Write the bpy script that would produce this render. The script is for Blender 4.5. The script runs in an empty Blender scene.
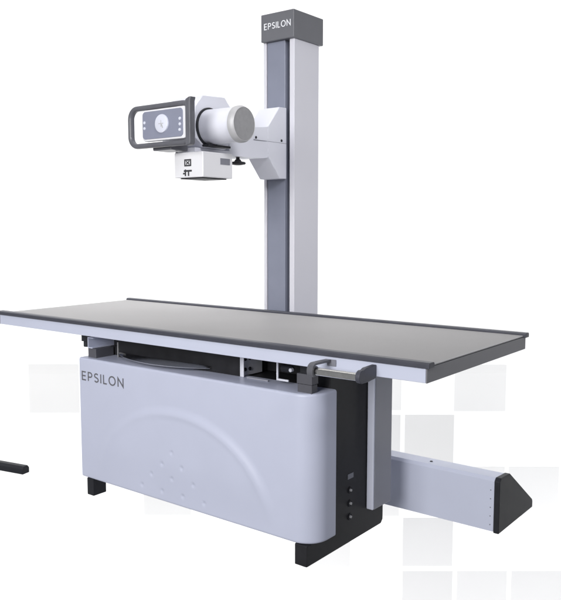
import bpy, bmesh, math, random
from mathutils import Vector, Matrix
random.seed(3)
S = bpy.context.scene
COL = S.collection
PI = math.pi

# ---------------------------------------------------------------- camera
cam = bpy.data.cameras.new("camera")
cam.sensor_fit = 'VERTICAL'
cam.sensor_height = 36.0
cam.lens = 36.0 * 766.86 / 600.0
cam.clip_start = 0.05
cam.clip_end = 200
camo = bpy.data.objects.new("camera", cam)
COL.objects.link(camo)
PITCH, AZ = 0.0992, 2.2301
CAM = Vector((1.0172, -2.0133, 1.1751))
fw = Vector((math.cos(PITCH)*math.cos(AZ), math.cos(PITCH)*math.sin(AZ), -math.sin(PITCH)))
rt = Vector((math.sin(AZ), -math.cos(AZ), 0))
up = rt.cross(fw)
M = Matrix((rt, up, -fw)).transposed().to_4x4()
M.translation = CAM
camo.matrix_world = M
S.camera = camo
H = Vector((fw.x, fw.y, 0)).normalized()          # horizontal viewing direction

# ---------------------------------------------------------------- light
S.view_settings.view_transform = 'Standard'
S.view_settings.look = 'None'
S.view_settings.exposure = 0.0
S.view_settings.gamma = 1.0
W = bpy.data.worlds.new("World")
S.world = W
W.use_nodes = True
bg = W.node_tree.nodes['Background']
bg.inputs[0].default_value = (0.93, 0.95, 1.0, 1)
bg.inputs[1].default_value = 0.26


def area(name, loc, target, sx, sy, power, color=(1, 1, 1), spread=180):
    d = bpy.data.lights.new(name, 'AREA')
    d.shape = 'RECTANGLE'
    d.size, d.size_y = sx, sy
    d.energy = power
    d.color = color
    d.spread = math.radians(spread)
    o = bpy.data.objects.new(name, d)
    COL.objects.link(o)
    o.location = loc
    o.rotation_euler = (Vector(target) - Vector(loc)).to_track_quat('-Z', 'Y').to_euler()
    return o


WALL_D = 6.0
WC = Vector((CAM.x, CAM.y, 0)) + H * WALL_D       # foot of the backdrop's middle
area("key_softbox", (0.0, -5.4, 2.5), (-1.0, 0.2, 0.9), 2.6, 2.2, 300, (1.0, 0.99, 0.97))
pl = WC - H * 1.7
area("backdrop_fill_high", (pl.x, pl.y, 4.8), (WC.x, WC.y, 0.6), 16.0, 1.2, 235, spread=110)  # added unseen lamp, whitens the backdrop from above
area("backdrop_fill_low", (pl.x, pl.y, -3.4), (WC.x, WC.y, -0.4), 16.0, 1.2, 235, spread=110)  # added unseen lamp beneath floor level, evens out the lower backdrop
area("head_fill", (1.9, -1.3, 3.0), (-1.15, 0.6, 1.55), 0.9, 0.9, 5.2, (1.0, 0.99, 1.0), spread=44)  # added narrow fill, lifts tube head and column side

# ---------------------------------------------------------------- materials
def mat(name, col, rough=0.45, metal=0.0, var=0.04, scale=30, bump=0.0, bscale=600, spec=0.5, fleck=None):
    m = bpy.data.materials.new(name)
    m.use_nodes = True
    n, l = m.node_tree.nodes, m.node_tree.links
    b = n['Principled BSDF']
    b.inputs['Metallic'].default_value = metal
    b.inputs['Roughness'].default_value = rough
    b.inputs['Specular IOR Level'].default_value = spec
    tc = n.new('ShaderNodeTexCoord')
    no = n.new('ShaderNodeTexNoise')
    no.inputs['Scale'].default_value = scale
    no.inputs['Detail'].default_value = 5
    l.new(tc.outputs['Object'], no.inputs['Vector'])
    r = n.new('ShaderNodeValToRGB')
    r.color_ramp.elements[0].position = 0.3
    r.color_ramp.elements[1].position = 0.7
    r.color_ramp.elements[0].color = (*[c*(1-var) for c in col], 1)
    r.color_ramp.elements[1].color = (*[min(1, c*(1+var)) for c in col], 1)
    l.new(no.outputs['Fac'], r.inputs['Fac'])
    out = r.outputs['Color']
    if fleck:
        n2 = n.new('ShaderNodeTexNoise')
        n2.inputs['Scale'].default_value = fleck[0]
        n2.inputs['Detail'].default_value = 2
        l.new(tc.outputs['Object'], n2.inputs['Vector'])
        mx = n.new('ShaderNodeMix')
        mx.data_type = 'RGBA'
        mx.blend_type = 'MULTIPLY'
        mx.inputs[0].default_value = fleck[1]
        l.new(out, mx.inputs[6])
        l.new(n2.outputs['Fac'], mx.inputs[7])
        out = mx.outputs[2]
    l.new(out, b.inputs['Base Color'])
    mr = n.new('ShaderNodeMapRange')
    mr.inputs['To Min'].default_value = max(0.02, rough-0.05)
    mr.inputs['To Max'].default_value = rough+0.05
    l.new(no.outputs['Fac'], mr.inputs['Value'])
    l.new(mr.outputs['Result'], b.inputs['Roughness'])
    if bump:
        nb = n.new('ShaderNodeTexNoise')
        nb.inputs['Scale'].default_value = bscale
        nb.inputs['Detail'].default_value = 2
        l.new(tc.outputs['Object'], nb.inputs['Vector'])
        bp = n.new('ShaderNodeBump')
        bp.inputs['Strength'].default_value = bump
        bp.inputs['Distance'].default_value = 0.0006
        l.new(nb.outputs['Fac'], bp.inputs['Height'])
        l.new(bp.outputs['Normal'], b.inputs['Normal'])
    return m


LAV = mat('lavender_enamel', (0.535, 0.562, 0.695), 0.36, var=0.015, scale=6, bump=0.06, bscale=350)
LAVT = mat('lavender_profile_enamel', (0.56, 0.59, 0.72), 0.4, var=0.015, scale=6, bump=0.05)
EDGE_LIT = mat('lit_edge_lavender', (0.68, 0.705, 0.83), 0.4, var=0.015, scale=8)  # cover paint made lighter, light put into the colour
WHT = mat('white_enamel', (0.70, 0.71, 0.785), 0.42, var=0.015, scale=8, bump=0.05)
PURE = mat('clean_white_plastic', (0.745, 0.745, 0.775), 0.42, var=0.01, scale=9)
COLM = mat('pale_column_enamel', (0.62, 0.618, 0.675), 0.45, var=0.015, scale=5, bump=0.06)
BLK = mat('black_powder_coat', (0.017, 0.017, 0.020), 0.5, spec=0.3, var=0.2, scale=25, bump=0.25, bscale=900)
CHAR = mat('charcoal_plastic', (0.020, 0.021, 0.026), 0.5, spec=0.25, var=0.12, scale=20, bump=0.2, bscale=900)
CAPG = mat('cap_grey_enamel', (0.135, 0.138, 0.154), 0.45, var=0.04, scale=12, bump=0.1)
LOCK = mat('lock_grey_plastic', (0.085, 0.085, 0.10), 0.5, var=0.08, scale=14, bump=0.1)
DGR = mat('dark_grey_enamel', (0.205, 0.203, 0.222), 0.45, var=0.05, scale=14, bump=0.15)
MGR = mat('mid_grey_enamel', (0.20, 0.205, 0.24), 0.45, var=0.04, scale=12, bump=0.1)
RAILG = mat('blue_grey_enamel', (0.22, 0.235, 0.30), 0.4, var=0.04, scale=10, bump=0.08)
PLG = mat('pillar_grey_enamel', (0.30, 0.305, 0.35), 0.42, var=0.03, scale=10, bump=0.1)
STRIP = mat('slate_rubber_strip', (0.055, 0.057, 0.075), 0.42, var=0.1, scale=16, bump=0.1)
TOP = mat('grey_laminate', (0.475, 0.466, 0.468), 0.5, spec=0.02, var=0.02, scale=4, fleck=(900, 0.25), bump=0.05)
CHR = mat('brushed_chrome', (0.74, 0.73, 0.70), 0.16, metal=1.0, var=0.05, scale=60)
ALU = mat('satin_aluminium', (0.46, 0.46, 0.475), 0.5, metal=0.15, var=0.04, scale=40)
DISC = mat('grey_end_disc', (0.27, 0.27, 0.28), 0.5, var=0.06, scale=60, bump=0.15)
PANEL = mat('blue_grey_panel_film', (0.23, 0.245, 0.32), 0.35, var=0.02, scale=20)
DIAL = mat('pale_dial', (0.66, 0.68, 0.78), 0.3, var=0.02, scale=20)
INK = mat('grey_ink', (0.13, 0.13, 0.15), 0.5, var=0.1, scale=200)
DINK = mat('dark_ink', (0.035, 0.035, 0.04), 0.5, var=0.1, scale=200)
WINK = mat('white_ink', (0.85, 0.86, 0.9), 0.5, var=0.03, scale=100)
HAND = mat('handle_grey_plastic', (0.115, 0.117, 0.134), 0.32, var=0.06, scale=20, bump=0.08)
PAPER = mat('white_backdrop_paint', (0.9, 0.9, 0.9), 0.9, var=0.0, scale=2, spec=0.0)
SQ1 = mat('pale_grey_print', (0.615, 0.615, 0.62), 0.9, var=0.01, scale=3, spec=0.0)
SQ5 = mat('deeper_grey_print', (0.585, 0.585, 0.59), 0.9, var=0.01, scale=3, spec=0.0)
SQ4 = mat('soft_grey_print', (0.775, 0.775, 0.775), 0.9, var=0.01, scale=3, spec=0.0)
SQ3 = mat('faintest_grey_print', (0.64, 0.64, 0.64), 0.9, var=0.01, scale=3, spec=0.0)
SQ2 = mat('paler_grey_print', (0.70, 0.70, 0.70), 0.9, var=0.01, scale=3, spec=0.0)

# ---------------------------------------------------------------- mesh builder
class MB:
    def __init__(self):
        self.bm = bmesh.new()

    def faces(self, vs, fs):
        v = [self.bm.verts.new(p) for p in vs]
        for f in fs:
            try:
                self.bm.faces.new([v[i] for i in f])
            except ValueError:
                pass
        return self

    def box(self, x0, x1, y0, y1, z0, z1):
        vs = [(x, y, z) for x in (x0, x1) for y in (y0, y1) for z in (z0, z1)]
        return self.faces(vs, [(0, 1, 3, 2), (4, 6, 7, 5), (0, 4, 5, 1), (2, 3, 7, 6), (0, 2, 6, 4), (1, 5, 7, 3)])

    def prism(self, poly, axis, a0, a1):
        def p(u, v, a):
            return {'x': (a, u, v), 'y': (u, a, v), 'z': (u, v, a)}[axis]
        n = len(poly)
        vs = [p(u, v, a0) for u, v in poly] + [p(u, v, a1) for u, v in poly]
        fs = [list(range(n))[::-1], list(range(n, 2*n))]
        fs += [(i, (i+1) % n, n+(i+1) % n, n+i) for i in range(n)]
        return self.faces(vs, fs)

    def lathe(self, origin, axis, prof, seg=64):
        """prof: (distance along axis, radius)"""
        o = Vector(origin)
        a = Vector(axis).normalized()
        t = a.orthogonal().normalized()
        b = a.cross(t)
        rings, vs, fs = [], [], []
        for d, r in prof:
            if r < 1e-6:
                rings.append([len(vs)])
                vs.append(o + a*d)
            else:
                rings.append(list(range(len(vs), len(vs)+seg)))
                vs += [o + a*d + (t*math.cos(2*PI*k/seg) + b*math.sin(2*PI*k/seg))*r for k in range(seg)]
        for A, B in zip(rings, rings[1:]):
            for k in range(seg):
                k2 = (k+1) % seg
                f = [A[k % len(A)], A[k2 % len(A)], B[k2 % len(B)], B[k % len(B)]]
                g = []
                for i in f:
                    if i not in g:
                        g.append(i)
                if len(g) > 2:
                    fs.append(g)
        return self.faces(vs, fs)

    def cyl(self, p0, p1, r, seg=32, ch=0.0):
        p0, p1 = Vector(p0), Vector(p1)
        L = (p1-p0).length
        ch = min(ch, r*0.5, L*0.4)
        pr = [(0, 0), (0, r-ch), (ch, r), (L-ch, r), (L, r-ch), (L, 0)] if ch else [(0, 0), (0, r), (L, r), (L, 0)]
        return self.lathe(p0, p1-p0, pr, seg)

    def sweep(self, path, ry, rn, closed=False, seg=14, power=1.0):
        """elliptic tube along a path lying in a plane of constant y: ry along y, rn across"""
        n = len(path)
        vs, fs = [], []
        for i, p in enumerate(path):
            a = path[(i-1) % n] if (closed or i) else path[i]
            c = path[(i+1) % n] if (closed or i < n-1) else path[i]
            t = (Vector(c)-Vector(a)).normalized()
            yv = Vector((0, 1, 0))
            nv = t.cross(yv).normalized()
            for k in range(seg):
                th = 2*PI*k/seg
                cs, sn = math.cos(th), math.sin(th)
                cs = math.copysign(abs(cs)**power, cs)
                sn = math.copysign(abs(sn)**power, sn)
                vs.append(Vector(p) + yv*(ry*cs) + nv*(rn*sn))
        m = n if closed else n-1
        for i in range(m):
            j = (i+1) % n
            for k in range(seg):
                k2 = (k+1) % seg
                fs.append((i*seg+k, i*seg+k2, j*seg+k2, j*seg+k))
        if not closed:
            fs.append(list(range(seg))[::-1])
            fs.append([(n-1)*seg+k for k in range(seg)])
        return self.faces(vs, fs)

    def ribbon(self, pts, w, y, t, closed=False):
        """flat stroke in the XZ plane facing -y"""
        n = len(pts)
        L, R = [], []
        for i, p in enumerate(pts):
            p = Vector(p)
            a = Vector(pts[i-1]) if (closed or i) else None
            c = Vector(pts[(i+1) % n]) if (closed or i < n-1) else None
            d1 = (p-a).normalized() if a is not None else (c-p).normalized()
            d2 = (c-p).normalized() if c is not None else d1
            n1, n2 = Vector((-d1.y, d1.x)), Vector((-d2.y, d2.x))
            mt = (n1+n2).normalized()
            k = w/2/max(0.35, mt.dot(n1))
            L.append(p+mt*k)
            R.append(p-mt*k)
        vs = [(q.x, y-t, q.y) for q in L] + [(q.x, y-t, q.y) for q in R]
        vs += [(q.x, y+t, q.y) for q in L] + [(q.x, y+t, q.y) for q in R]
        fs = []
        m = n if closed else n-1
        for i in range(m):
            j = (i+1) % n
            fs += [(i, j, n+j, n+i), (2*n+i, 3*n+i, 3*n+j, 2*n+j), (i, 2*n+i, 2*n+j, j), (n+i, n+j, 3*n+j, 3*n+i)]
        if not closed:
            fs += [(0, n, 3*n, 2*n), (n-1, 3*n-1, 4*n-1, 2*n-1)]
        return self.faces(vs, fs)

    def build(self, name, m, parent=None, bevel=0.0, seg=2, angle=35, smooth=True):
        bm = self.bm
        off = Vector((0, 0, 0))
        q = parent
        while q is not None:
            off += q.location
            q = q.parent
        for v in bm.verts:
            v.co -= off
        bmesh.ops.recalc_face_normals(bm, faces=bm.faces)
        me = bpy.data.meshes.new(name)
        bm.to_mesh(me)
        bm.free()
        me.materials.append(m)
        if smooth:
            me.polygons.foreach_set('use_smooth', [True]*len(me.polygons))
            me.set_sharp_from_angle(angle=math.radians(angle))
        o = bpy.data.objects.new(name, me)
        COL.objects.link(o)
        if parent is not None:
            o.parent = parent
        if bevel:
            b = o.modifiers.new('bevel', 'BEVEL')
            b.width = bevel
            b.segments = seg
            b.limit_method = 'ANGLE'
            b.angle_limit = math.radians(30)
            b.harden_normals = True
        return o


def thing(name, label, cat, loc):
    o = bpy.data.objects.new(name, None)
    o.empty_display_size = 0.1
    COL.objects.link(o)
    o.location = loc
    o['label'] = label
    o['category'] = cat
    o['kind'] = 'thing'
    return o


def rrect(x0, x1, z0, z1, r, n=8):
    out = []
    for cx, cz, a0 in ((x1-r, z1-r, 0), (x0+r, z1-r, 90), (x0+r, z0+r, 180), (x1-r, z0+r, 270)):
        for k in range(n+1):
            a = math.radians(a0+90*k/n)
            out.append((cx+r*math.cos(a), cz+r*math.sin(a)))
    return out


def arc(cx, cz, rx, rz, a0, a1, n=14):
    return [(cx+rx*math.cos(math.radians(a0+(a1-a0)*k/n)), cz+rz*math.sin(math.radians(a0+(a1-a0)*k/n))) for k in range(n+1)]


GLYPH = {   # letter: (width, [(points, closed)]) on a unit cap height
    'E': (0.52, [([(0.5, 0.95), (0.05, 0.95), (0.05, 0.05), (0.5, 0.05)], False), ([(0.08, 0.51), (0.46, 0.51)], False)]),
    'P': (0.56, [([(0.05, 0.0), (0.05, 0.95), (0.28, 0.95)] + arc(0.28, 0.70, 0.24, 0.25, 80, -80) + [(0.28, 0.45), (0.08, 0.45)], False)]),
    'S': (0.54, [(arc(0.28, 0.725, 0.215, 0.225, 35, 215, 12) + arc(0.27, 0.275, 0.235, 0.225, 60, -150, 14), False)]),
    'I': (0.10, [([(0.05, 0.0), (0.05, 1.0)], False)]),
    'L': (0.46, [([(0.05, 1.0), (0.05, 0.05), (0.45, 0.05)], False)]),
    'O': (0.92, [(arc(0.46, 0.5, 0.42, 0.46, 0, 352, 44), True)]),
    'N': (0.66, [([(0.05, 0.0), (0.05, 0.93), (0.61, 0.07), (0.61, 1.0)], False)]),
}


WIDE = {'E': 1.38, 'P': 1.32, 'S': 1.36, 'I': 1.2, 'L': 1.3, 'O': 1.2, 'N': 1.45}


def lettering(word, x0, x1, z0, h, y, stroke, m, parent, cond=1.0):
    ws = [GLYPH[c][0]*WIDE[c]*cond for c in word]
    gap = ((x1-x0)/h - sum(ws)) / (len(word)-1)
    x = 0
    for c, w in zip(word, ws):
        b = MB()
        for k, (pts, cl) in enumerate(GLYPH[c][1]):
            b.ribbon([(x0+(x+px*WIDE[c]*cond)*h, z0+pz*h) for px, pz in pts], stroke*h, y-0.0002*k, 0.0009, cl)
        b.build('letter', m, parent, smooth=False)
        x += w+gap


# ---------------------------------------------------------------- setting
def wall_pt(lat, z, d=WALL_D):
    q = Vector((CAM.x, CAM.y, 0)) + H*d + rt*lat
    return (q.x, q.y, z)


def wall_box(l0, l1, z0, z1, d0, d1):
    b = MB()
    vs = [wall_pt(l, z, d) for l in (l0, l1) for d in (d0, d1) for z in (z0, z1)]
    return b.faces(vs, [(0, 1, 3, 2), (4, 6, 7, 5), (0, 4, 5, 1), (2, 3, 7, 6), (0, 2, 6, 4), (1, 5, 7, 3)])


backdrop = wall_box(-7, 7, -3.2, 6.5, WALL_D, WALL_D+0.1).build('backdrop', PAPER, smooth=False)
backdrop['kind'] = 'structure'
backdrop['label'] = 'white studio backdrop printed with pale grey squares'
for l0, l1, z0, z1, m in (
        (1.384, 1.791, -0.312, 0.06, SQ4), (0.994, 1.385, -0.735, -0.345, SQ2), (1.835, 2.237, -1.178, -0.771, SQ4),
        (1.402, 1.800, -1.178, -0.771, SQ4), (0.991, 1.397, -1.599, -1.195, SQ1), (0.994, 1.402, -2.052, -1.642, SQ5),
        (1.438, 1.845, -2.052, -1.642, SQ1), (1.881, 2.293, -2.052, -1.642, SQ1), (-1.102, -0.724, -1.17, -0.79, SQ3),
        (0.180, 0.566, -1.608, -1.195, SQ3), (-2.00, -1.60, -0.328, 0.068, SQ3), (0.55, 0.960, -0.304, 0.06, SQ4),
        (0.55, 0.957, -0.735, -0.345, SQ2), (0.62, 0.957, -1.178, -0.771, SQ2)):
    wall_box(l0, l1, z0, z1, WALL_D-0.0008, WALL_D+0.002).build('printed_square', m, backdrop, smooth=False)

fm = bpy.data.materials.new('added_clear_sheet')
fm.use_nodes = True
n, l = fm.node_tree.nodes, fm.node_tree.links
for x in list(n):
    n.remove(x)
out = n.new('ShaderNodeOutputMaterial')
mx = n.new('ShaderNodeMixShader')
tr = n.new('ShaderNodeBsdfTransparent')
df = n.new('ShaderNodeBsdfDiffuse')
df.inputs[0].default_value = (0.78, 0.78, 0.78, 1)
mx.inputs[0].default_value = 0.06
l.new(tr.outputs[0], mx.inputs[1])
l.new(df.outputs[0], mx.inputs[2])
l.new(mx.outputs[0], out.inputs[0])
b = MB()
b.faces([wall_pt(-7, 0, -3), wall_pt(7, 0, -3), wall_pt(7, 0, WALL_D-0.01), wall_pt(-7, 0, WALL_D-0.01)], [(0, 1, 2, 3)])
fl = b.build('floor', fm, smooth=False)  # added near-clear sheet: carries the machine, lets the backdrop show through
fl['kind'] = 'structure'

# ---------------------------------------------------------------- X-ray table
T = thing('xray_table', 'lavender radiography table with long grey top on a boxy base with black feet', 'x-ray table', (-1.05, 0.3, 0))

# --- base
MB().box(-1.639, -1.596, 0.038, 0.108, 0.0, 0.0755).build('foot', CHAR, T, 0.003)
MB().box(-1.639, -1.596, 0.470, 0.548, 0.0, 0.0900).build('foot', CHAR, T, 0.003)
MB().prism([(0.038, 0.0), (0.538, 0.0), (0.552, 0.014), (0.552, 0.690), (0.1730, 0.690), (0.1730, 0.0755), (0.038, 0.0755)], 'x', -0.511, -0.459).build('end_frame', BLK, T, 0.003)
MB().box(-1.598, -1.536, 0.168, 0.3015, 0.6435, 0.690).box(-1.640, -1.536, 0.168, 0.3015, 0.6005, 0.6425).box(-1.625, -0.512, 0.1725, 0.548, 0.0905, 0.600).box(-1.625, -0.512, 0.302, 0.548, 0.6005, 0.690).build('inner_cabinet', BLK, T, 0.004)


def smooth01(t):
    t = max(0.0, min(1.0, t))
    return t*t*(3-2*t)


DIMPLES = [(-1.102, .287), (-1.157, .231), (-1.047, .236), (-1.222, .177), (-1.106, .181), (-0.99, .180), (-1.282, .120), (-1.164, .118), (-1.05, .121), (-.937, .119)]


def relief(x, z):
    rho = math.sqrt(((x+1.08)/0.47)**2 + (max(0, z-0.10)/0.352)**2)
    s = (1-rho)*0.36
    hgt = 0.0078*smooth01((s+0.022)/0.044)
    hgt += 0.0032*math.exp(-((s-0.012)/0.016)**2)
    hgt *= smooth01((z-0.10)/0.16)*(0.45+0.55*smooth01((x+1.42)/0.35))
    if z < 0.32 and -1.33 < x < -0.89:            # small moulded dimples in a triangle
        for bx, bz in DIMPLES:
            q = ((x-bx)**2 + (z-bz)**2) / 0.0085**2
            if q < 6:
                hgt -= 0.0042*math.exp(-q*1.1)
    return hgt




def front_cover():
    X0, X1, Y0, Y1, Z0, Z1, R = -1.673, -0.43, 0.035, 0.1715, 0.0763, 0.603, 0.085
    path = [((X0, Y1), (-1, 0)), ((X0, Y0+0.05), (-1, 0))]
    r = 0.010
    for k in range(7):
        a = PI + (PI/2)*k/6
        path.append(((X0+r+r*math.cos(a), Y0+r+r*math.sin(a)), (math.cos(a), math.sin(a))))
    x = X0+r+0.006
    while x < X1-R-0.003:
        path.append(((x, Y0), (0, -1)))
        x += 0.0028
    for k in range(19):
        a = -PI/2 + (PI/2)*k/18
        path.append(((X1-R+R*math.cos(a), Y0+R+R*math.sin(a)), (math.cos(a), math.sin(a))))
    path.append(((X1, Y1), (1, 0)))
    rb = 0.009
    rows = []
    for k in range(6):
        a = (PI/2)*k/5
        rows.append((Z0+rb-rb*math.cos(a), rb*(1-math.sin(a))))
    nz = 180
    for k in range(1, nz):
        rows.append((Z0+rb+(Z1-Z0-2*rb)*k/nz, 0))
    for k in range(6):
        a = (PI/2)*k/5
        rows.append((Z1-rb+rb*math.sin(a), rb*(1-math.cos(a))))
    vs, fs = [], []
    for z, ins in rows:
        for (px, py), (nx, ny) in path:
            d = -ins
            if abs(nx) < 0.01:
                d += relief(px, z)
            vs.append((px+nx*d, py+ny*d if abs(ny) > 1e-6 else py, z))
    n, m = len(path), len(rows)
    for j in range(m-1):
        for i in range(n-1):
            fs.append((j*n+i, j*n+i+1, (j+1)*n+i+1, (j+1)*n+i))
    fs.append([i for i in range(n)][::-1])
    fs.append([(m-1)*n+i for i in range(n)])
    fs.append([j*n for j in range(m)] + [j*n+n-1 for j in range(m)][::-1])
    b = MB()
    b.faces(vs, fs)
    return b.build('front_cover', LAV, T, angle=50)


fc = front_cover()
lettering('EPSILON', -1.651, -1.382, 0.5065, 0.0385, 0.0347, 0.15, INK, fc)
# rear cover: its end shows as the tall grey slab
rc = MB().prism([(-1.673, 0.4335), (-0.428, 0.4335), (-0.428, 0.558), (-1.673, 0.558)], 'z', 0.0935, 0.640).build('rear_cover', PLG, T, 0.003, 3)
MB().box(-0.4575, -0.4285, 0.422, 0.4330, 0.0940, 0.640).build('lit_edge_strip', EDGE_LIT, rc, 0.004, 3)  # cover edge catching the key light, painted as a lighter strip
# sockets on the black end panel
sp = MB().box(-0.4595, -0.4575, 0.292, 0.330, 0.243, 0.262).build('socket_label', MGR, T)
for zz in (0.200, 0.150, 0.099):
    s = MB().lathe((-0.4605, 0.308, zz), (1, 0, 0), [(0, 0.013), (0.004, 0.013), (0.005, 0.011), (0.003, 0.0075), (0.0025, 0)], 28).build('socket', CHAR, T)
    MB().lathe((-0.4575, 0.308, zz), (1, 0, 0), [(0, 0.0055), (0.006, 0.005), (0.007, 0.003), (0.007, 0)], 20).build('socket_pin', ALU, s)

# --- table top
top = MB().box(-2.203, -0.0045, 0.0, 0.80, 0.708, 0.7515).build('table_top', LAVT, T, 0.002)
MB().box(-2.205, -0.005, 0.022, 0.778, 0.7525, 0.7605).build('top_panel', TOP, top, 0.001)
for y0, y1 in ((-0.007, 0.029), (0.774, 0.806)):
    MB().prism([(y0, 0.7525), (y1, 0.7525), (y1, 0.7665), (y1-0.006, 0.7705), (y0+0.006, 0.7705), (y0, 0.7665)], 'x', -2.212, 0.010).build('edge_strip', STRIP, top, 0.0015)
for x0, x1 in ((-0.0040, 0.0), (-2.2075, -2.2035)):
    MB().box(x0, x1, 0.0005, 0.7985, 0.7075, 0.7540).build('end_profile', DGR, top, 0.0012)
MB().box(-0.0048, 0.0004, 0.030, 0.7735, 0.7565, 0.7603).build('laminate_edge', ALU, top, 0.0008)
MB().box(-1.70, -0.36, 0.12, 0.70, 0.6925, 0.7085).build('slide_plate', BLK, T, 0.002)

# --- what shows in the slot between cover and top
cr = MB().box(-1.6375, -1.633, 0.058, 0.50, 0.643, 0.6905)
cr.box(-1.6325, -1.600, 0.058, 0.50, 0.686, 0.6905)
cr.box(-1.6325, -1.606, 0.058, 0.50, 0.643, 0.6475)
cr.build('cross_rail', LAVT, T, 0.001)
MB().box(-1.684, -1.638, 0.062, 0.100, 0.668, 0.7075).cyl((-1.660, 0.072, 0.645), (-1.660, 0.072, 0.669), 0.014, 20, 0.002).build('rail_stop', CHAR, T, 0.002)
MB().box(-1.640, -1.588, 0.062, 0.160, 0.600, 0.6425).build('rail_support', LOCK, T, 0.002)

tray = MB().box(-1.531, -0.8405, 0.138, 0.300, 0.604, 0.690).build('cassette_tray', BLK, T, 0.002)
MB().box(-1.5345, -1.5315, 0.134, 0.171, 0.604, 0.668).build('tray_edge', ALU, tray)
hp = []
for k in range(33):
    t = k/32
    x = -1.520 + 0.535*t
    hp.append((x, 0.132-0.050*math.sin(PI*t)**0.8, 0.6215))
hb = MB()
vs, fs = [], []
for i, (x, y, z) in enumerate(hp):
    t = i/32
    w = 0.010+0.036*math.sin(PI*t)
    q = 0.35+0.65*math.sin(PI*t)**0.6
    vs += [(x, y-w*0.5, z-0.008*q), (x, y-w*0.5-0.003, z-0.003*q), (x, y+w*0.2, z+0.013*q), (x, y+w*0.5+0.004, z-0.006*q)]
for i in range(32):
    for k in range(4):
        k2 = (k+1) % 4
        fs.append((i*4+k, i*4+k2, i*4+4+k2, i*4+4+k))
fs += [(3, 2, 1, 0), (128, 129, 130, 131)]
hb.faces(vs, fs).build('tray_handle', CHR, tray, angle=25)
sb = MB().box(-0.8400, -0.8355, 0.135, 0.262, 0.604, 0.7075)
sb.box(-0.8350, -0.822, 0.135, 0.139, 0.604, 0.7075)
sb = sb.build('side_bracket', WHT, T, 0.001)
for zz in (0.628, 0.668):
    for yy in (0.158, 0.185):
        MB().cyl((-0.8357, yy, zz), (-0.8305, yy, zz), 0.007, 14, 0.001).build('bracket_bolt', CHAR, sb)
MB().cyl((-0.80, 0.13, 0.606), (-0.70, 0.13, 0.606), 0.0035, 12).build('cable', PLG, T)
lb = MB().box(-0.655, -0.648, 0.12, 0.126, 0.616, 0.690)
lb.box(-0.6478, -0.602, 0.12, 0.126, 0.616, 0.623)
lb.build('angle_bracket', WHT, T, 0.0008)
MB().cyl((-0.588, 0.128, 0.661), (-0.588, 0.112, 0.661), 0.007, 16, 0.002).build('lever_tip', WHT, T)
MB().cyl((-0.640, 0.134, 0.661), (-0.592, 0.134, 0.661), 0.013, 20, 0.003).build('lever', CHAR, T)
MB().box(-0.518, -0.458, 0.062, 0.096, 0.600, 0.6315).box(-0.520, -0.456, 0.060, 0.098, 0.6325, 0.668).build('lock_block', LOCK, T, 0.002)
MB().box(-0.512, -0.464, 0.068, 0.092, 0.667, 0.7085).build('lock_stem', CHAR, T, 0.002)

# --- push bar under the front edge
hd = MB().cyl((-0.338, -0.083, 0.7175), (-0.186, -0.083, 0.7175), 0.0125, 40, 0.001)
hd = hd.build('push_bar', CHR, T)


outer = [(-0.0012, 0.7435), (-0.075, 0.7445)] + [(-0.082+0.025*math.cos(math.radians(a)), 0.7195+0.025*math.sin(math.radians(a))) for a in range(85, 231, 12)]
inner = [(-0.082+0.0175*math.cos(math.radians(a)), 0.7195+0.0175*math.sin(math.radians(a))) for a in range(230, 84, -12)] + [(-0.075, 0.737), (-0.0012, 0.736)]
MB().prism(outer+inner, 'x', -0.358, -0.336).cyl((-0.353, -0.083, 0.7175), (-0.3385, -0.083, 0.7175), 0.0165, 28, 0.001).build('bar_bracket', HAND, hd, 0.001, 2, angle=40)
MB().box(-0.352, -0.318, -0.0035, -0.0004, 0.722, 0.7435).build('bracket_plate', MGR, hd, 0.001)
prof = [(-0.0012, 0.7455), (-0.060, 0.7435)]
prof += [(-0.080+0.0205*math.cos(math.radians(a)), 0.719+0.0205*math.sin(math.radians(a))) for a in range(70, 266, 13)]
prof += [(-0.045, 0.6985), (-0.0012, 0.7035)]
MB().prism(prof, 'x', -0.186, -0.170).build('bar_bracket', STRIP, hd, 0.0025, 3, angle=30)

# ---------------------------------------------------------------- floor rail
R = thing('floor_rail', 'pale lavender floor rail with black sloped end cap lying behind the table', 'floor rail', (-1.2, 0.9, 0))
prof = [(0.717, 0.004), (0.717, 0.203), (0.729, 0.214), (0.815, 0.209), (1.07, 0.034), (1.076, 0.024), (1.076, 0.004)]
rb = MB().prism(prof, 'x', -2.38, -0.0725).build('rail_body', LAVT, R, 0.002)
cprof = [(0.7145, 0.0), (0.7145, 0.204), (0.728, 0.2165), (0.817, 0.2115), (1.073, 0.036), (1.0785, 0.026), (1.0785, 0.0)]
MB().prism(cprof, 'x', -0.072, -0.050).build('end_cap', CHAR, R, 0.003)
MB().prism(cprof, 'x', -2.402, -2.3805).build('end_cap', CHAR, R, 0.003)
for k in range(5):
    MB().cyl((-0.086, 0.7185, 0.03+0.034*k), (-0.086, 0.7155, 0.03+0.034*k), 0.0022, 10).build('rivet', MGR, R)
MB().cyl((-0.36, 0.765, 0.211), (-0.36, 0.765, 0.2145), 0.006, 16, 0.001).build('rail_screw', CHAR, R)

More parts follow.
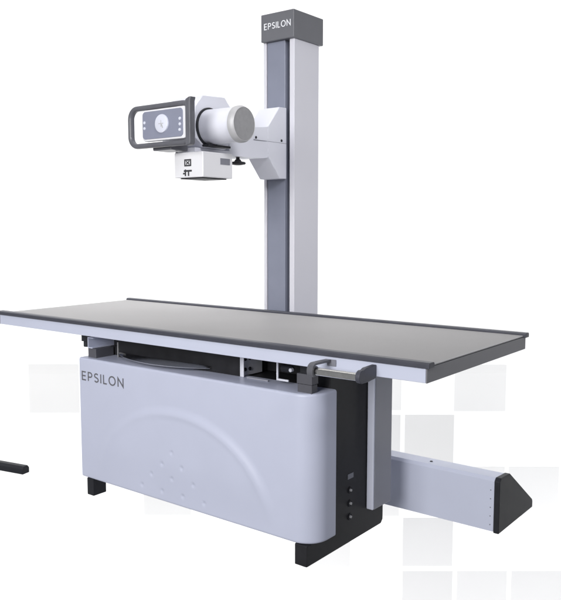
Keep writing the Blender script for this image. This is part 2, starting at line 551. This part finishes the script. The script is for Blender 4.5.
# ---------------------------------------------------------------- tube column
C = thing('tube_column', 'tall pale column with grey lettered cap and side carriage, standing behind the table', 'column', (-1.21, 0.95, 0.22))
MB().prism([(0.722, 0.218), (0.818, 0.2145), (1.06, 0.052), (1.075, 0.052), (1.075, 0.33), (0.722, 0.33)], 'x', -1.36, -1.06).build('dolly', PLG, C, 0.004)
MB().prism([(-1.302, 0.850), (-1.286, 0.850), (-1.286, 0.915), (-1.150, 0.915), (-1.150, 0.850), (-1.122, 0.850), (-1.122, 1.045), (-1.302, 1.045)], 'z', 0.328, 2.0135).build('column_body', COLM, C, 0.003, 3)
MB().box(-1.283, -1.178, 0.854, 0.913, 0.331, 2.0125).build('guide_track', RAILG, C, 0.003)
cp = MB().box(-1.3035, -1.1125, 0.832, 1.066, 2.0125, 2.137).build('column_cap', CAPG, C, 0.004, 3)
lettering('EPSILON', -1.283, -1.130, 2.066, 0.0275, 0.8317, 0.135, WINK, cp, 0.84)


XR, XL = -1.164, -1.284
MB().prism([(0.847, 1.381), (0.797, 1.381), (0.7085, 1.478), (0.7085, 1.606), (0.793, 1.703), (0.847, 1.705)], 'x', XL, XR).build('carriage', WHT, C, 0.004, 3)
for ya, yb in ((0.613, 0.7065), (0.7095, 0.846)):
    MB().box(XL+0.006, XR+0.0004, ya, yb, 1.5415, 1.5430).build('carriage_seam', MGR, C)
# arm with a flared root
b = MB()
secs = [(0.246, 0.055, 1.462, 1.4805), (0.455, 0.055, 1.462, 1.4805), (0.456, 0.055, 1.4622, 1.588), (0.57, 0.055, 1.4622, 1.592), (0.64, 0.056, 1.464, 1.598), (0.68, 0.0575, 1.466, 1.602), (0.7086, 0.0596, 1.470, 1.606)]
vs, fs = [], []
for y, hx, z0, z1 in secs:
    for sx, z in ((-1, z0), (1, z0), (1, z1), (-1, z1)):
        vs.append((-1.224+sx*hx, y, z))
for i in range(len(secs)-1):
    for k in range(4):
        k2 = (k+1) % 4
        fs.append((i*4+k, i*4+k2, i*4+4+k2, i*4+4+k))
fs += [(3, 2, 1, 0), tuple(len(vs)-4+k for k in range(4))]
b.faces(vs, fs).build('arm', WHT, C, 0.006, 3)
for yy, zz, xo in ((0.630, 1.553, 0.0045), (0.808, 1.553, 0)):
    MB().cyl((XR-xo-0.003, yy, zz), (XR-xo+0.003, yy, zz), 0.006, 16, 0.001).build('carriage_bolt', CHAR, C)
MB().lathe((-1.200, 0.545, 1.460), (0, 0, -1), [(-0.004, 0), (-0.004, 0.008), (0.006, 0.008), (0.009, 0.013), (0.015, 0.016), (0.018, 0.031), (0.023, 0.035), (0.028, 0.032), (0.032, 0.012), (0.032, 0)], 32).build('locking_knob', BLK, C, angle=50)

# ---------------------------------------------------------------- tube head
X = thing('xray_tube_head', 'white X-ray tube head with grey looped control handle hanging over the table', 'x-ray tube', (-1.2, 0.3, 1.36))
MB().prism([(0.275, 1.688), (0.408, 1.695), (0.450, 1.652), (0.450, 1.525), (0.412, 1.482), (0.282, 1.482), (0.234, 1.515), (0.231, 1.640)], 'x', -1.315, -1.150).build('housing', WHT, X, 0.004, 3)
AX = (0.311, 1.5635)
MB().lathe((-1.1505, AX[0], AX[1]), (1, 0, 0), [(0, 0), (0, 0.078), (0.006, 0.078), (0.008, 0.076), (0.008, 0.0)], 72).build('collar', CHAR, X)
MB().lathe((-1.143, AX[0], AX[1]), (1, 0, 0), [(0, 0), (0, 0.0705), (0.150, 0.0680), (0.152, 0.0)], 72).build('tube_barrel', WHT, X)
tcp = MB().lathe((-0.9925, AX[0], AX[1]), (1, 0, 0), [(0, 0), (0, 0.069), (0.003, 0.072), (0.017, 0.072), (0.030, 0.0655), (0.031, 0.064), (0.029, 0.063), (0.029, 0)], 72).build('barrel_cap', ALU, X)
MB().lathe((-0.9637, AX[0], AX[1]), (1, 0, 0), [(0, 0), (0, 0.0627), (0.0012, 0.0622), (0.0015, 0)], 72).build('cap_disc', DISC, tcp)
MB().lathe((-1.315, AX[0], AX[1]), (-1, 0, 0), [(0, 0), (0, 0.0705), (0.05, 0.0705), (0.062, 0.062), (0.063, 0)], 72).build('tube_barrel', WHT, X)
# console
body = rrect(-1.321, -1.074, 1.499, 1.621, 0.018)
co = MB().prism(body, 'y', 0.104, 0.128).build('console', PURE, X, 0.004, 3, angle=50)
MB().box(-1.305, -1.165, 0.127, 0.2325, 1.515, 1.640).build('console_bracket', WHT, co, 0.003)
fp = MB().prism(rrect(-1.315, -1.091, 1.507, 1.614, 0.015), 'y', 0.1015, 0.1045).build('control_panel', PANEL, co, 0.001, angle=50)
MB().lathe((-1.204, 0.1018, 1.562), (0, -1, 0), [(0, 0), (0, 0.036), (0.005, 0.035), (0.006, 0.033), (0.006, 0)], 56).build('angle_dial', DIAL, co)
MB().ribbon([(-1.204, 1.549), (-1.204, 1.575)], 0.0025, 0.0957, 0.0005).ribbon([(-1.217, 1.562), (-1.191, 1.562)], 0.0025, 0.0955, 0.0005).ribbon([(-1.201, 1.559), (-1.194, 1.545)], 0.004, 0.0953, 0.0005).build('dial_pointer', ALU, co, smooth=False)
for bx, bz in ((-1.303, 1.572), (-1.303, 1.550), (-1.106, 1.574), (-1.106, 1.553), (-1.107, 1.532)):
    MB().lathe((bx, 0.1018, bz), (0, -1, 0), [(0, 0), (0, 0.0062), (0.0025, 0.0055), (0.003, 0)], 20).build('push_button', DIAL, co)
lp = [(x, 0.118, z) for x, z in rrect(-1.400, -1.062, 1.4845, 1.633, 0.040, 10)]
hl = MB().sweep(lp, 0.013, 0.0105, True, 20, 0.75).build('loop_handle', HAND, X, angle=60)
MB().prism([(-1.079, 1.470), (-1.056, 1.474), (-1.052, 1.484), (-1.052, 1.636), (-1.046, 1.652), (-1.060, 1.652), (-1.079, 1.643)], 'y', 0.1005, 0.130).build('handle_mount', HAND, hl, 0.005, 3)
MB().box(-1.295, -1.19, 0.135, 0.2295, 1.4645, 1.4885).build('console_foot', HAND, X, 0.004)
MB().box(-1.150, -1.112, 0.268, 0.400, 1.4835, 1.4925).build('barrel_shadow_plate', CHAR, X, 0.002)  # dark plate painting in the shadow gap beneath the barrel
# collimator
cl = MB().box(-1.239, -1.081, 0.200, 0.374, 1.358, 1.4575).build('collimator', PURE, X, 0.003, 3)
MB().box(-1.222, -1.098, 0.216, 0.358, 1.3535, 1.3575).build('collimator_window', CHAR, cl, 0.002)
mk = MB()
yq = 0.1998
mk.ribbon([(-1.180, 1.405), (-1.148, 1.405), (-1.148, 1.427), (-1.180, 1.427)], 0.006, yq, 0.0006, True)
mk.ribbon([(-1.173, 1.410), (-1.155, 1.422)], 0.0045, yq, 0.0006)
mk.ribbon([(-1.173, 1.422), (-1.155, 1.410)], 0.0045, yq-0.0003, 0.0006)
mk.ribbon([(-1.186, 1.384), (-1.142, 1.384)], 0.007, yq, 0.0006)
mk.ribbon([(-1.177, 1.390), (-1.177, 1.364)], 0.007, yq-0.0003, 0.0006)
mk.ribbon([(-1.160, 1.3835), (-1.160, 1.364)], 0.007, yq-0.0003, 0.0006)
mk.ribbon([(-1.177, 1.374), (-1.190, 1.374)], 0.006, yq-0.0006, 0.0006)
mk.build('printed_marks', DINK, cl, smooth=False)
MB().box(-1.0812, -1.0797, 0.300, 0.357, 1.4115, 1.4365).build('side_label', MGR, cl)
MB().cyl((-1.232, 0.2065, 1.4575), (-1.232, 0.2065, 1.4615), 0.004, 12).build('housing_screw', MGR, cl)

# ---------------------------------------------------------------- bar at the left edge
Bt = thing('metal_bar', 'dark grey metal bar end lying on the floor at the left', 'bar', (-2.25, 0.02, 0))
d = Vector((-0.977, -0.212, 0))
p0 = Vector((-2.092, 0.037, 0.0))
nrm = Vector((0.212, -0.977, 0))
b = MB()
prf = [(-0.022, 0.0), (0.022, 0.0), (0.022, 0.026), (0.012, 0.038), (-0.012, 0.038), (-0.022, 0.026)]
vs = [p0 + nrm*u + Vector((0, 0, z)) for u, z in prf] + [p0 + d*0.62 + nrm*u + Vector((0, 0, z)) for u, z in prf]
b.faces(vs, [list(range(6)), list(range(6, 12))[::-1]] + [(i, (i+1) % 6, 6+(i+1) % 6, 6+i) for i in range(6)])
b.build('bar_body', CHAR, Bt, 0.003)
